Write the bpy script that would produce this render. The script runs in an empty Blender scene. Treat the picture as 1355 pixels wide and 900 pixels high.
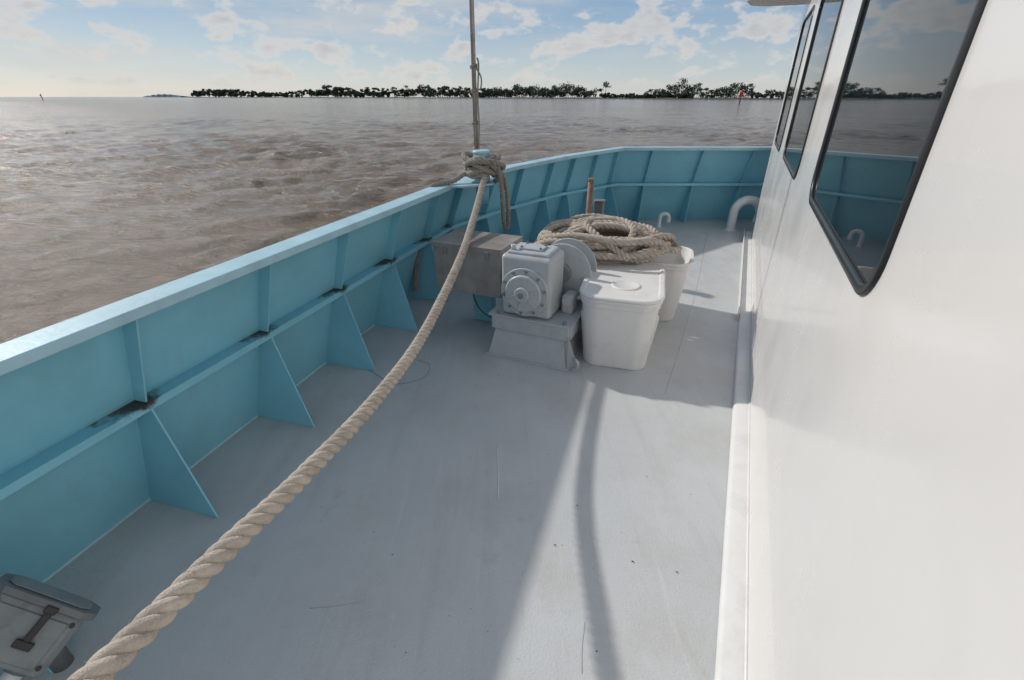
import bpy, bmesh, math, random
import numpy as np
from mathutils import Vector, Matrix, Quaternion, noise as mnoise
random.seed(7); np.random.seed(7)
scene=bpy.context.scene
COL=scene.collection
V=Vector
# ---------------------------------------------------------------- helpers
def nm(mat): 
    nt=mat.node_tree; return nt, nt.nodes, nt.links
def mat_basic(name,col,rough=.5,metal=0,spec=.5,var=.0,vscale=5,bump=0,bscale=40,coat=0,dirt=None,dirt_amt=.0,dirt_scale=3,rvar=0.0,streak=None,streak_amt=.3):
    m=bpy.data.materials.new(name); m.use_nodes=True
    nt,N,L=nm(m); b=N['Principled BSDF']
    b.inputs['Base Color'].default_value=(*col,1); b.inputs['Roughness'].default_value=rough
    b.inputs['Metallic'].default_value=metal; b.inputs['Specular IOR Level'].default_value=spec
    b.inputs['Coat Weight'].default_value=coat
    geo=N.new('ShaderNodeNewGeometry')
    src=geo.outputs['Position']
    last=None
    if var>0:
        n=N.new('ShaderNodeTexNoise'); n.inputs['Scale'].default_value=vscale; n.inputs['Detail'].default_value=8; n.inputs['Roughness'].default_value=.6
        L.new(src,n.inputs['Vector'])
        mr=N.new('ShaderNodeMapRange'); mr.inputs['From Min'].default_value=.3; mr.inputs['From Max'].default_value=.7
        mr.inputs['To Min'].default_value=1-var; mr.inputs['To Max'].default_value=1+var*.6
        L.new(n.outputs['Fac'],mr.inputs['Value'])
        mx=N.new('ShaderNodeVectorMath'); mx.operation='SCALE'; mx.inputs[0].default_value=col
        L.new(mr.outputs['Result'],mx.inputs['Scale']); last=mx.outputs['Vector']
    def layer(vec,scale,lo,hi,amt,colr,last):
        n2=N.new('ShaderNodeTexNoise'); n2.inputs['Scale'].default_value=scale; n2.inputs['Detail'].default_value=10; n2.inputs['Roughness'].default_value=.68
        L.new(vec,n2.inputs['Vector'])
        r=N.new('ShaderNodeMapRange'); r.inputs['From Min'].default_value=lo; r.inputs['From Max'].default_value=hi; r.inputs['To Max'].default_value=amt
        L.new(n2.outputs['Fac'],r.inputs['Value'])
        mm=N.new('ShaderNodeMix'); mm.data_type='RGBA'
        L.new(r.outputs['Result'],mm.inputs['Factor'])
        if last: L.new(last,mm.inputs['A'])
        else: mm.inputs['A'].default_value=(*col,1)
        mm.inputs['B'].default_value=(*colr,1); return mm.outputs['Result']
    if dirt is not None: last=layer(src,dirt_scale,.52,.75,dirt_amt,dirt,last)
    if streak is not None:
        mp=N.new('ShaderNodeMapping'); mp.inputs['Scale'].default_value=(14,14,.9); L.new(src,mp.inputs['Vector'])
        last=layer(mp.outputs['Vector'],1.0,.56,.8,streak_amt,streak,last)
    if last: L.new(last,b.inputs['Base Color'])
    if rvar>0:
        n4=N.new('ShaderNodeTexNoise'); n4.inputs['Scale'].default_value=3; n4.inputs['Detail'].default_value=6
        L.new(src,n4.inputs['Vector'])
        r4=N.new('ShaderNodeMapRange'); r4.inputs['From Min'].default_value=.3; r4.inputs['From Max'].default_value=.7
        r4.inputs['To Min'].default_value=rough-rvar; r4.inputs['To Max'].default_value=rough+rvar
        L.new(n4.outputs['Fac'],r4.inputs['Value']); L.new(r4.outputs['Result'],b.inputs['Roughness'])
    if bump>0:
        n3=N.new('ShaderNodeTexNoise'); n3.inputs['Scale'].default_value=bscale; n3.inputs['Detail'].default_value=6
        L.new(src,n3.inputs['Vector'])
        bp=N.new('ShaderNodeBump'); bp.inputs['Strength'].default_value=bump; bp.inputs['Distance'].default_value=.01
        L.new(n3.outputs['Fac'],bp.inputs['Height']); L.new(bp.outputs['Normal'],b.inputs['Normal'])
    return m

def mesh(name,verts,faces,mat=None,parent=None,smooth=False,bevel=0,seg=2,autos=True):
    me=bpy.data.meshes.new(name); me.from_pydata([tuple(v) for v in verts],[],faces); me.update()
    ob=bpy.data.objects.new(name,me); COL.objects.link(ob)
    if mat: me.materials.append(mat)
    if parent: ob.parent=parent
    bm=bmesh.new(); bm.from_mesh(me); bmesh.ops.recalc_face_normals(bm,faces=bm.faces); bm.to_mesh(me); bm.free()
    if smooth:
        for p in me.polygons: p.use_smooth=True
    if bevel>0:
        md=ob.modifiers.new('bevel','BEVEL'); md.width=bevel; md.segments=seg; md.limit_method='ANGLE'; md.angle_limit=math.radians(35)
        for p in me.polygons: p.use_smooth=True
        wn=ob.modifiers.new('wn','WEIGHTED_NORMAL'); wn.keep_sharp=False
    return ob
def empty(name,loc=(0,0,0)):
    e=bpy.data.objects.new(name,None); COL.objects.link(e); e.empty_display_size=.1
    return e
class Frame:
    def __init__(s,o,yaw,tilt=None):
        s.o=V(o); s.m=Matrix.Rotation(-math.radians(yaw),3,'Z')
        if tilt: s.m=s.m@tilt
    def __call__(s,x,y,z): return s.o+s.m@V((x,y,z))
W0=Frame((0,0,0),0)
def box(name,fr,c,size,mat,parent,bevel=.004,top=(1,1),seg=2):
    vs=[]
    for k,sz in ((0,-1),(1,1)):
        sx=size[0]/2*(top[0] if k else 1); sy=size[1]/2*(top[1] if k else 1)
        for dx,dy in ((-1,-1),(1,-1),(1,1),(-1,1)):
            vs.append(fr(c[0]+dx*sx,c[1]+dy*sy,c[2]+sz*size[2]/2))
    fs=[(3,2,1,0),(4,5,6,7),(0,1,5,4),(1,2,6,5),(2,3,7,6),(3,0,4,7)]
    return mesh(name,vs,fs,mat,parent,bevel=bevel,seg=seg)
def cyl(name,p0,p1,r,mat,parent,n=32,r2=None,bevel=0.0):
    p0=V(p0);p1=V(p1); d=(p1-p0).normalized(); a=d.orthogonal().normalized(); b=d.cross(a)
    if r2 is None: r2=r
    vs=[];fs=[]
    for p,rr in ((p0,r),(p1,r2)):
        for i in range(n):
            t=2*math.pi*i/n; vs.append(p+(a*math.cos(t)+b*math.sin(t))*rr)
    for i in range(n): fs.append((i,(i+1)%n,n+(i+1)%n,n+i))
    fs.append(tuple(range(n-1,-1,-1))); fs.append(tuple(range(n,2*n)))
    ob=mesh(name,vs,fs,mat,parent,bevel=bevel)
    if bevel==0:
        for p in ob.data.polygons: p.use_smooth=len(p.vertices)==4
    return ob
def resample(pts,step):
    pts=[V(p) for p in pts]
    out=[]
    n=len(pts)
    for i in range(n-1):
        p0=pts[max(i-1,0)];p1=pts[i];p2=pts[i+1];p3=pts[min(i+2,n-1)]
        m=max(2,int((p2-p1).length/step*2))
        for k in range(m):
            t=k/m
            out.append(.5*((2*p1)+(p2-p0)*t+(2*p0-5*p1+4*p2-p3)*t*t+(3*p1-p0-3*p2+p3)*t**3))
    out.append(pts[-1])
    res=[out[0]]; acc=0
    for a,b in zip(out,out[1:]):
        l=(b-a).length
        if l<1e-9: continue
        while acc+l>=step:
            f=(step-acc)/l; a=a+(b-a)*f; res.append(a.copy()); l=(b-a).length; acc=0
            if l<1e-9: break
        acc+=l
    return res
def frames(path):
    n=len(path); T=[(path[min(i+1,n-1)]-path[max(i-1,0)]).normalized() for i in range(n)]
    a=T[0].orthogonal().normalized(); A=[]
    for i in range(n):
        a=(a-T[i]*a.dot(T[i])).normalized(); A.append(a)
    return T,A
def tube_geo(path,r,seg,vs,fs,caps=True):
    T,A=frames(path); base=len(vs)
    for i,p in enumerate(path):
        b=T[i].cross(A[i]); rr=r[i] if hasattr(r,'__len__') else r
        for k in range(seg):
            t=2*math.pi*k/seg; vs.append(p+(A[i]*math.cos(t)+b*math.sin(t))*rr)
    for i in range(len(path)-1):
        for k in range(seg):
            q=base+i*seg; fs.append((q+k,q+(k+1)%seg,q+seg+(k+1)%seg,q+seg+k))
    if caps:
        fs.append(tuple(base+k for k in range(seg))[::-1]); fs.append(tuple(base+(len(path)-1)*seg+k for k in range(seg)))
def tube(name,pts,r,mat,parent,seg=14,step=.02):
    vs=[];fs=[]; tube_geo(resample(pts,step),r,seg,vs,fs)
    return mesh(name,vs,fs,mat,parent,smooth=True)
def rope_geo(pts,R,vs,fs,pitch=None,seg=8,step=None,phase=0):
    step=step or R*.38; pitch=pitch or R*5.2
    path=resample(pts,step); T,A=frames(path)
    for s in range(3):
        sp=[];ra=[]
        for i,p in enumerate(path):
            b=T[i].cross(A[i]); ang=phase+2*math.pi*s/3+2*math.pi*(i*step)/pitch
            wob=1+.05*mnoise.noise(V((i*step*22,s*5,phase)))
            sp.append(p+(A[i]*math.cos(ang)+b*math.sin(ang))*R*.50*wob); ra.append(R*.53*(1+.06*mnoise.noise(V((i*step*40,s*9+3,phase)))))
        tube_geo(sp,ra,seg,vs,fs)
def rope(name,pts,R,mat,parent,**k):
    vs=[];fs=[]; rope_geo(pts,R,vs,fs,**k)
    return mesh(name,vs,fs,mat,parent,smooth=True)

# ---------------------------------------------------------------- materials
BL=(.225,.54,.66)
M_blue=mat_basic('blue_marine_paint',BL,.36,var=.10,vscale=2.2,bump=.25,bscale=9,dirt=(.15,.38,.46),dirt_amt=.35,dirt_scale=2.5,rvar=.08,streak=(.20,.34,.37),streak_amt=.30)
M_cap=mat_basic('pale_blue_cap_paint',(.38,.60,.68),.5,var=.12,vscale=6,bump=.15,bscale=50,dirt=(.27,.36,.37),dirt_amt=.6,dirt_scale=5)
M_white=mat_basic('white_gelcoat',(.74,.72,.70),.24,var=.03,vscale=1.2,bump=.05,bscale=3,coat=.3,dirt=(.60,.58,.55),dirt_amt=.18,dirt_scale=1.7,rvar=.06,streak=(.62,.59,.55),streak_amt=.16)
M_trim=mat_basic('white_trim_paint',(.72,.72,.71),.35,var=.04,vscale=8,dirt=(.46,.43,.38),dirt_amt=.4,dirt_scale=6)
M_rubber=mat_basic('black_window_rubber',(.02,.022,.024),.35,var=.2)
M_steel=mat_basic('weathered_stainless',(.42,.37,.335),.40,metal=.4,var=.25,vscale=7,bump=.15,bscale=30,dirt=(.24,.17,.13),dirt_amt=.55,dirt_scale=6,rvar=.1,streak=(.22,.15,.11),streak_amt=.4)
M_grey=mat_basic('grey_machine_paint',(.46,.49,.51),.38,var=.1,vscale=9,bump=.2,bscale=45,dirt=(.26,.22,.18),dirt_amt=.5,dirt_scale=9,streak=(.28,.25,.22),streak_amt=.3)
M_greyd=mat_basic('dark_grey_cast',(.16,.175,.18),.5,var=.2,vscale=12,bump=.3)
M_greym=mat_basic('mid_grey_enclosure',(.22,.245,.25),.45,var=.15,vscale=12,bump=.3,dirt=(.10,.09,.08),dirt_amt=.6,dirt_scale=18)
M_tote=mat_basic('white_polyethylene',(.74,.73,.71),.42,var=.03,vscale=5,bump=.12,bscale=60,dirt=(.46,.42,.37),dirt_amt=.35,dirt_scale=7,streak=(.55,.51,.45),streak_amt=.25)
M_dark=mat_basic('black_latch',(.03,.028,.026),.5,var=.2)
M_cable=mat_basic('black_cable',(.06,.065,.065),.5,var=.2)
M_wire=mat_basic('grey_wire',(.22,.23,.23),.5,var=.2)
M_rust=mat_basic('rusty_steel',(.28,.17,.12),.75,var=.3,vscale=30,bump=.6,bscale=80,dirt=(.38,.30,.25),dirt_amt=.5,dirt_scale=15)
M_pipe=mat_basic('white_pipe_paint',(.66,.68,.69),.4,var=.08,vscale=10,dirt=(.4,.33,.27),dirt_amt=.3,dirt_scale=12)
def rope_mat(name,col,col2):
    m=mat_basic(name,col,.9,spec=.15,var=.22,vscale=14,bump=0,dirt=col2,dirt_amt=.7,dirt_scale=22)
    nt,N,L=nm(m); b=N['Principled BSDF']
    geo=N.new('ShaderNodeNewGeometry')
    n=N.new('ShaderNodeTexNoise'); n.inputs['Scale'].default_value=260; n.inputs['Detail'].default_value=3
    L.new(geo.outputs['Position'],n.inputs['Vector'])
    bp=N.new('ShaderNodeBump'); bp.inputs['Strength'].default_value=.9; bp.inputs['Distance'].default_value=.006
    L.new(n.outputs['Fac'],bp.inputs['Height']); L.new(bp.outputs['Normal'],b.inputs['Normal'])
    return m
M_rope=rope_mat('worn_manila_rope',(.54,.475,.40),(.30,.245,.19))
M_rope2=rope_mat('dirty_rope',(.38,.34,.29),(.18,.15,.12))

def deck_material():
    m=mat_basic('deck_paint',(.51,.53,.54),.40,var=.09,vscale=1.3,bump=.3,bscale=110,dirt=(.42,.405,.38),dirt_amt=.5,dirt_scale=2.3,rvar=.11)
    nt,N,L=nm(m); b=N['Principled BSDF']
    geo=N.new('ShaderNodeNewGeometry')
    last=b.inputs['Base Color'].links[0].from_socket
    for vsc,th,seed in ((5.5,.035,0.0),(13.0,.06,7.0)):
        of=N.new('ShaderNodeMapping'); of.inputs['Location'].default_value=(seed,seed*.7,0); L.new(geo.outputs['Position'],of.inputs['Vector'])
        vo=N.new('ShaderNodeTexVoronoi'); vo.inputs['Scale'].default_value=vsc
        L.new(of.outputs['Vector'],vo.inputs['Vector'])
        nz=N.new('ShaderNodeTexNoise'); nz.inputs['Scale'].default_value=1.3; nz.inputs['Detail'].default_value=3
        L.new(of.outputs['Vector'],nz.inputs['Vector'])
        mr=N.new('ShaderNodeMapRange'); mr.inputs['From Min'].default_value=th; mr.inputs['From Max'].default_value=th*.6; mr.inputs['To Max'].default_value=.6
        L.new(vo.outputs['Distance'],mr.inputs['Value'])
        mt=N.new('ShaderNodeMath'); mt.operation='GREATER_THAN'; mt.inputs[1].default_value=.54; L.new(nz.outputs['Fac'],mt.inputs[0])
        mu=N.new('ShaderNodeMath'); mu.operation='MULTIPLY'; L.new(mr.outputs['Result'],mu.inputs[0]); L.new(mt.outputs['Value'],mu.inputs[1])
        mx=N.new('ShaderNodeMix'); mx.data_type='RGBA'; L.new(mu.outputs['Value'],mx.inputs['Factor']); L.new(last,mx.inputs['A']); mx.inputs['B'].default_value=(.22,.15,.10,1)
        last=mx.outputs['Result']
    for rot,sc,lo,hi,amt,colr in ((23,(22,1.2,1),.58,.8,.6,(.63,.63,.62,1)),(16,(7,.6,1),.52,.75,.55,(.40,.39,.37,1)),(-50,(60,2.2,1),.64,.74,.6,(.34,.33,.31,1)),(60,(70,3,1),.67,.76,.7,(.66,.66,.65,1)),(0,(1.1,1.1,1),.50,.62,.38,(.42,.40,.37,1)),(0,(5,5,1),.60,.68,.35,(.40,.35,.29,1))):
        mp=N.new('ShaderNodeMapping'); mp.inputs['Rotation'].default_value=(0,0,math.radians(rot)); mp.inputs['Scale'].default_value=sc
        L.new(geo.outputs['Position'],mp.inputs['Vector'])
        ns=N.new('ShaderNodeTexNoise'); ns.inputs['Scale'].default_value=1; ns.inputs['Detail'].default_value=7; ns.inputs['Roughness'].default_value=.7
        L.new(mp.outputs['Vector'],ns.inputs['Vector'])
        m2=N.new('ShaderNodeMapRange'); m2.inputs['From Min'].default_value=lo; m2.inputs['From Max'].default_value=hi; m2.inputs['To Max'].default_value=amt
        L.new(ns.outputs['Fac'],m2.inputs['Value'])
        mx2=N.new('ShaderNodeMix'); mx2.data_type='RGBA'; L.new(m2.outputs['Result'],mx2.inputs['Factor']); L.new(last,mx2.inputs['A']); mx2.inputs['B'].default_value=colr
        last=mx2.outputs['Result']
    L.new(last,b.inputs['Base Color'])
    return m
M_deck=deck_material()

def stringer_material():
    m=mat_basic('stringer_paint_rust',BL,.42,var=.1,vscale=3)
    nt,N,L=nm(m); b=N['Principled BSDF']
    prev=b.inputs['Base Color'].links[0].from_socket
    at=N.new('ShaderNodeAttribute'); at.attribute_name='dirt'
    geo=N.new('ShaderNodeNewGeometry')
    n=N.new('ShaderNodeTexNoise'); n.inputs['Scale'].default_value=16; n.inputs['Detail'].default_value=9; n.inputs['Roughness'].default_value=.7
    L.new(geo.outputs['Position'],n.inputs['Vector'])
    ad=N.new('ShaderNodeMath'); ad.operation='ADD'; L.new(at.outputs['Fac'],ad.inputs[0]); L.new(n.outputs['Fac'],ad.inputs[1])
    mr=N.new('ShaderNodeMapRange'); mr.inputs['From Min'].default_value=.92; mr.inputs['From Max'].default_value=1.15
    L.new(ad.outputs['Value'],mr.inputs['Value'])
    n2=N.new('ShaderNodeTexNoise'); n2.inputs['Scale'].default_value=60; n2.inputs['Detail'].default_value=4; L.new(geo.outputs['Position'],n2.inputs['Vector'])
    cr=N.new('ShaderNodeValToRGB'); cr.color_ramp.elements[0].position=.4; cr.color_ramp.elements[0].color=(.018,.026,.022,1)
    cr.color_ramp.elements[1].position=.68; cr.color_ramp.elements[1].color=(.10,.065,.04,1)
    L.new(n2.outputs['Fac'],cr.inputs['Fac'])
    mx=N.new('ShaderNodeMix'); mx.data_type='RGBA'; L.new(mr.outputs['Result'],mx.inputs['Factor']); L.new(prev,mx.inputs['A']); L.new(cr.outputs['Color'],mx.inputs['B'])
    L.new(mx.outputs['Result'],b.inputs['Base Color'])
    return m
M_str=stringer_material()

# ---------------------------------------------------------------- bulwark
knots=[((-2.86,-2.0),(-2.60,-2.1,1.05)),
((-1.912,1.224),(-1.67,1.20,1.05)),
((-1.192,3.66),(-.92,3.60,1.05)),
((-.87,4.80),(-.55,4.72,1.06)),
((-.27,5.72),(-.046,5.54,1.075)),
((.45,6.65),(.66,6.45,1.09)),
((1.50,7.60),(1.535,7.20,1.12)),
((5.8,7.60),(5.8,7.22,1.12))]
nk=len(knots)
B=[V((b[0],b[1],0)) for b,c in knots]; C=[V(c) for b,c in knots]
def inb(pts):
    out=[]
    for i in range(nk):
        ns=[]
        for a,b in ((i-1,i),(i,i+1)):
            if a>=0 and b<nk:
                d=(pts[b]-pts[a]); d.z=0; d.normalize(); ns.append(V((d.y,-d.x,0)))
        n=sum(ns,V((0,0,0))); n.normalize(); n/=n.dot(ns[0]); out.append(n)
    return out
NB=inb(B); NC=inb(C)
bul=empty('bulwark')
vs=[];fs=[]
for i in range(nk):
    top=C[i]+NC[i]*.035-V((0,0,.03))
    low=B[i]+V((0,0,-.02))
    vs+= [low,top, low-NB[i]*.012, top-NC[i]*.012, B[i]-NB[i]*.10+V((0,0,-1.6))]
for i in range(nk-1):
    a=5*i;b=5*(i+1)
    fs+=[(a,b,b+1,a+1),(a+3,a+1,b+1,b+3),(a+2,a+3,b+3,b+2),(a+4,a+2,b+2,b+4)]
mesh('plating',vs,fs,M_blue,bul)
vs=[];fs=[]
for i in range(nk):
    z=V((0,0,1))
    vs+=[C[i]-NC[i]*.005, C[i]+NC[i]*.140, C[i]+NC[i]*.140-z*.042, C[i]+NC[i]*.125-z*.042, C[i]+NC[i]*.125-z*.014, C[i]+NC[i]*.01-z*.014, C[i]-NC[i]*.005-z*.05]
n=7
for i in range(nk-1):
    for k in range(n):
        fs.append((i*n+k,i*n+(k+1)%n,(i+1)*n+(k+1)%n,(i+1)*n+k))
mesh('cap_rail',vs,fs,M_cap,bul,bevel=.006,seg=3)
st=[]
for y in (-1.6,-.95,-.30,.36,1.02):
    st.append((0,(y+2.0)/3.224))
for y in (1.685,2.361,3.011): st.append((1,(y-1.224)/(3.66-1.224)))
st.append((1,.999)); st+= [(2,.55),(3,.02),(3,.6),(4,.15),(4,.7),(5,.12),(5,.5),(5,.88)]
xs=[1.95,2.68,3.41,4.14,4.87,5.6]
for x in xs: st.append((6,(x-1.5)/4.3))
ribpos=[]
vs=[];fs=[]
ST=.60
def plate(i,t,z,inset=0.0):
    b=B[i].lerp(B[i+1],t); c=(C[i]+NC[i]*.035).lerp(C[i+1]+NC[i+1]*.035,t)
    f=z/c.z
    p=b.lerp(V((c.x,c.y,c.z)),f); p.z=z
    return p
def addplate(q,th,along):
    base=len(vs); q=[V(p) for p in q]
    for p in q: vs.append(p-along*th/2)
    for p in q: vs.append(p+along*th/2)
    m=len(q)
    fs.append(tuple(base+k for k in range(m))); fs.append(tuple(base+m+k for k in range(m))[::-1])
    for k in range(m): fs.append((base+k,base+(k+1)%m,base+m+(k+1)%m,base+m+k))
for (i,t) in st:
    d=(B[i+1]-B[i]).normalized(); nn=V((d.y,-d.x,0))
    p0=plate(i,t,0); p1=plate(i,t,ST); ztop=C[i].lerp(C[i+1],t).z-.035; p2=plate(i,t,ztop)
    ribpos.append(p1)
    foot=.42 if i<6 else .30
    addplate([p0+V((0,0,.001)),p0+nn*foot+V((0,0,.001)),p1+nn*.085-V((0,0,.012)),p1-V((0,0,.012))],.010,d)
    q2=p2+nn*.085; 
    addplate([p1+V((0,0,.004)),p1+nn*.075+V((0,0,.004)),q2,p2],.010,d)
mesh('ribs_and_gussets',vs,fs,M_blue,bul,bevel=.002,seg=1)
vs=[];fs=[];dirt=[]
m=0
for i in range(nk-1):
    nseg=max(2,int((B[i+1]-B[i]).length/.04))
    for k in range(nseg+(1 if i==nk-2 else 0)):
        t=k/nseg; p=plate(i,t,ST); nb=NB[i].lerp(NB[i+1],t)
        if 0<k<nseg:
            d=(B[i+1]-B[i]).normalized(); nb=V((d.y,-d.x,0))
        z=V((0,0,1))
        vs+=[p-nb*.002+z*.054,p+nb*.001+z*.004,p+nb*.045+z*.004,p+nb*.09+z*.004,p+nb*.09-z*.030,p+nb*.080-z*.030,p+nb*.080-z*.008,p-nb*.002-z*.008]
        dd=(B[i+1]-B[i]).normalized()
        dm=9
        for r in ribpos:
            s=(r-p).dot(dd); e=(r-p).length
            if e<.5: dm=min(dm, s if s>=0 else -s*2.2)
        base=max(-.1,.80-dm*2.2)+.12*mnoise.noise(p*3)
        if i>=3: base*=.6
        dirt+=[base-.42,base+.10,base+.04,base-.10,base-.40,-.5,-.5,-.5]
        m+=1
n=8
for a in range(m-1):
    for k in range(n): fs.append((a*n+k,a*n+(k+1)%n,(a+1)*n+(k+1)%n,(a+1)*n+k))
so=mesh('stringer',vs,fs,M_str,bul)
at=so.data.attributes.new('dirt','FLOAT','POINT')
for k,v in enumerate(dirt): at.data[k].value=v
tube('deck_weld',[B[i]+NB[i]*.006+V((0,0,.004)) for i in range(nk)],.008,M_cap,bul,seg=8,step=.05)
vs=[(-.62,4.30,1.052),(-.43,4.25,1.052),(-.17,4.40,1.052),(-.14,4.62,1.052),(-.22,5.00,1.056),(-.40,5.05,1.056),(-.50,4.80,1.056)]
vv=[V(v)+V((0,0,.006)) for v in vs]+[V(v)-V((0,0,.012)) for v in vs]; k=len(vs)
fs=[tuple(range(k)),tuple(range(2*k-1,k-1,-1))]+[(a,(a+1)%k,k+(a+1)%k,k+a) for a in range(k)]
mesh('bollard_shelf',vv,fs,M_cap,bul,bevel=.003)

# ---------------------------------------------------------------- deck
def flat(name,pts,z,mat,parent=None):
    return mesh(name,[(p[0],p[1],z) for p in pts],[tuple(range(len(pts)))],mat,parent)
dk=[(b.x-.005,b.y) for b in B[:6]]+[(1.5,7.605),(5.8,7.605),(6.5,5.5),(3.5,-2.0)]
deck=flat('deck',dk,0,M_deck)
seams=empty('deck_weld_seams')
def pd(x,y,z=.0): return V((x,y,z))
tube('seam_1',[pd(1.02,2.6),pd(1.75,4.2),pd(2.9,6.9)],.0035,M_deck,seams,seg=6,step=.1)
tube('seam_2',[pd(1.55,4.55),pd(2.02,4.45)],.003,M_deck,seams,seg=6,step=.1)
M_scr=mat_basic('bare_scratch',(.72,.71,.68),.6,var=.2,vscale=60)
tube('deck_scratch',[pd(-.083,2.08,.0005),pd(-.075,1.9,.0005),pd(-.066,1.68,.0005)],.0022,M_scr,None,seg=5,step=.03)
M_scr2=mat_basic('dark_scuff',(.36,.37,.37),.6,var=.2,vscale=60)
tube('deck_scuff',[pd(-.78,1.13,.0004),pd(-.66,1.14,.0004),pd(-.55,1.17,.0004)],.0011,M_scr2,None,seg=5,step=.03)
tube('deck_scuff',[pd(.24,.90,.0004),pd(.25,.98,.0004),pd(.275,1.08,.0004)],.0012,M_scr2,None,seg=5,step=.03)

# ---------------------------------------------------------------- deckhouse
S0=V((.785,.879,0)); SD=V((math.sin(math.radians(24.55)),math.cos(math.radians(24.55)),0)); SN=V((-SD.y,SD.x,0)) # outward
def wp(s,o,z): return S0+SD*s+SN*o+V((0,0,z))
house=empty('deckhouse')
Sa,Sb=-4.5,6.37; H=2.80; Wd=4.2
wins=[(.17,1.68,1.30,2.45),(2.48,4.02,1.27,2.47),(4.66,5.90,1.25,2.49)]
def rrect(s0,s1,z0,z1,r,n=8):
    pts=[]
    for cs,cz,a0 in ((s1-r,z0+r,-90),(s1-r,z1-r,0),(s0+r,z1-r,90),(s0+r,z0+r,180)):
        for k in range(n+1):
            a=math.radians(a0+90*k/n); pts.append((cs+r*math.cos(a),cz+r*math.sin(a)))
    return pts
bm=bmesh.new()
def ring(pts,o):
    vv=[bm.verts.new(wp(s,o,z)) for s,z in pts]
    ee=[bm.edges.new((vv[i],vv[(i+1)%len(vv)])) for i in range(len(vv))]
    return vv,ee
outer,e0=ring([(Sa,0),(Sb,0),(Sb,H),(Sa,H)],0)
alle=list(e0); rings=[]
for w in wins:
    v_,e_=ring(rrect(*w,.13),0); alle+=e_; rings.append(v_)
bmesh.ops.triangle_fill(bm,use_beauty=True,use_dissolve=False,edges=alle)
for rv,w in zip(rings,wins):
    inner=[bm.verts.new(v.co-SN*.05) for v in rv]
    for i in range(len(rv)): bm.faces.new((rv[i],rv[(i+1)%len(rv)],inner[(i+1)%len(rv)],inner[i]))
me=bpy.data.meshes.new('side_wall'); bm.to_mesh(me); bm.free()
wo=bpy.data.objects.new('side_wall',me); COL.objects.link(wo); me.materials.append(M_white); wo.parent=house
vs=[wp(Sb,0,0),wp(Sb,0,H),wp(Sb,-Wd,0),wp(Sb,-Wd,H),wp(Sa,0,0),wp(Sa,0,H),wp(Sa,-Wd,0),wp(Sa,-Wd,H)]
mesh('end_walls',vs,[(0,2,3,1),(4,5,7,6),(2,6,7,3)],M_white,house)
pts=[(Sa,.16)]
pts+=[(4.6,.16),(5.4,.26),(6.1,.50),(6.55,.66),(6.85,.62),(7.0,.45),(7.05,.1),(7.05,-Wd-.1),(Sa,-Wd-.1)]
k=len(pts)
vv=[wp(s,o,2.79) for s,o in pts]+[wp(s,o,2.89) for s,o in pts]
mesh('roof_overhang',vv,[tuple(range(k)),tuple(range(2*k-1,k-1,-1))]+[(a,(a+1)%k,k+(a+1)%k,k+a) for a in range(k)],M_white,house,bevel=.03,seg=4)
mg=bpy.data.materials.new('tinted_window_glass'); mg.use_nodes=True
b=mg.node_tree.nodes['Principled BSDF']; b.inputs['Base Color'].default_value=(.012,.018,.022,1); b.inputs['Roughness'].default_value=.02; b.inputs['IOR'].default_value=1.6
for wi,w in enumerate(wins):
    pts=rrect(w[0]-.005,w[1]+.005,w[2]-.005,w[3]+.005,.13)
    mesh('window_glass_%d'%(wi+1),[wp(s,-.004,z) for s,z in pts],[tuple(range(len(pts)))],mg,house)
    prof=[(-.022,-.003),(-.022,.004),(-.016,.009),(-.004,.010),(.006,.008),(.009,.001)]
    vs=[];fs=[]
    n=len(rrect(*w,.13)); 
    for off,o in prof:
        pp=rrect(w[0]-off,w[1]+off,w[2]-off,w[3]+off,.13+off)
        vs+=[wp(s,o,z) for s,z in pp]
    for a in range(len(prof)-1):
        for q in range(n): fs.append((a*n+q,a*n+(q+1)%n,(a+1)*n+(q+1)%n,(a+1)*n+q))
    mesh('window_gasket_%d'%(wi+1),vs,fs,M_rubber,house,smooth=True)
prof=[(.0,.040),(.03,.040),(.070,.036),(.088,.026),(.094,.0)]
vs=[];fs=[]
for s in (Sa,Sb): 
    for o,z in prof: vs.append(wp(s,o,z))
    vs.append(wp(s,0,0))
n=6
for q in range(n): fs.append((q,(q+1)%n,n+(q+1)%n,n+q))
fs+=[tuple(range(n)),tuple(range(2*n-1,n-1,-1))]
mesh('base_ledge',vs,fs,M_trim,house,bevel=.005)
cyl('wall_foot_bead',wp(Sa,.003,.043),wp(Sb,.003,.043),.006,M_trim,house,n=12)
vs=[]
for s in (3.1,Sb):
    for o,z in ((.096,.0),(.106,.0),(.106,.075),(.096,.075)): vs.append(wp(s,o,z))
mesh('ledge_lip',vs,[(0,1,5,4),(1,2,6,5),(2,3,7,6),(3,0,4,7),(0,3,2,1),(4,5,6,7)],M_trim,house,bevel=.003)

# ---------------------------------------------------------------- ropes & bollard
bol=empty('mooring_bollard')
bc=V((-.275,4.52,0))
cyl('post',bc+V((0,0,1.03)),bc+V((0,0,1.30)),.072,M_cap,bol,bevel=.008)
cyl('post_top',bc+V((0,0,1.295)),bc+V((0,0,1.325)),.080,M_cap,bol,bevel=.01)
cyl('cross_pin',bc+V((-.17,.05,1.20)),bc+V((.17,-.05,1.20)),.022,M_cap,bol,bevel=.004)
cyl('shelf_bracket',bc+V((0,0,.86)),bc+V((0,0,1.045)),.06,M_blue,bol)

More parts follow.
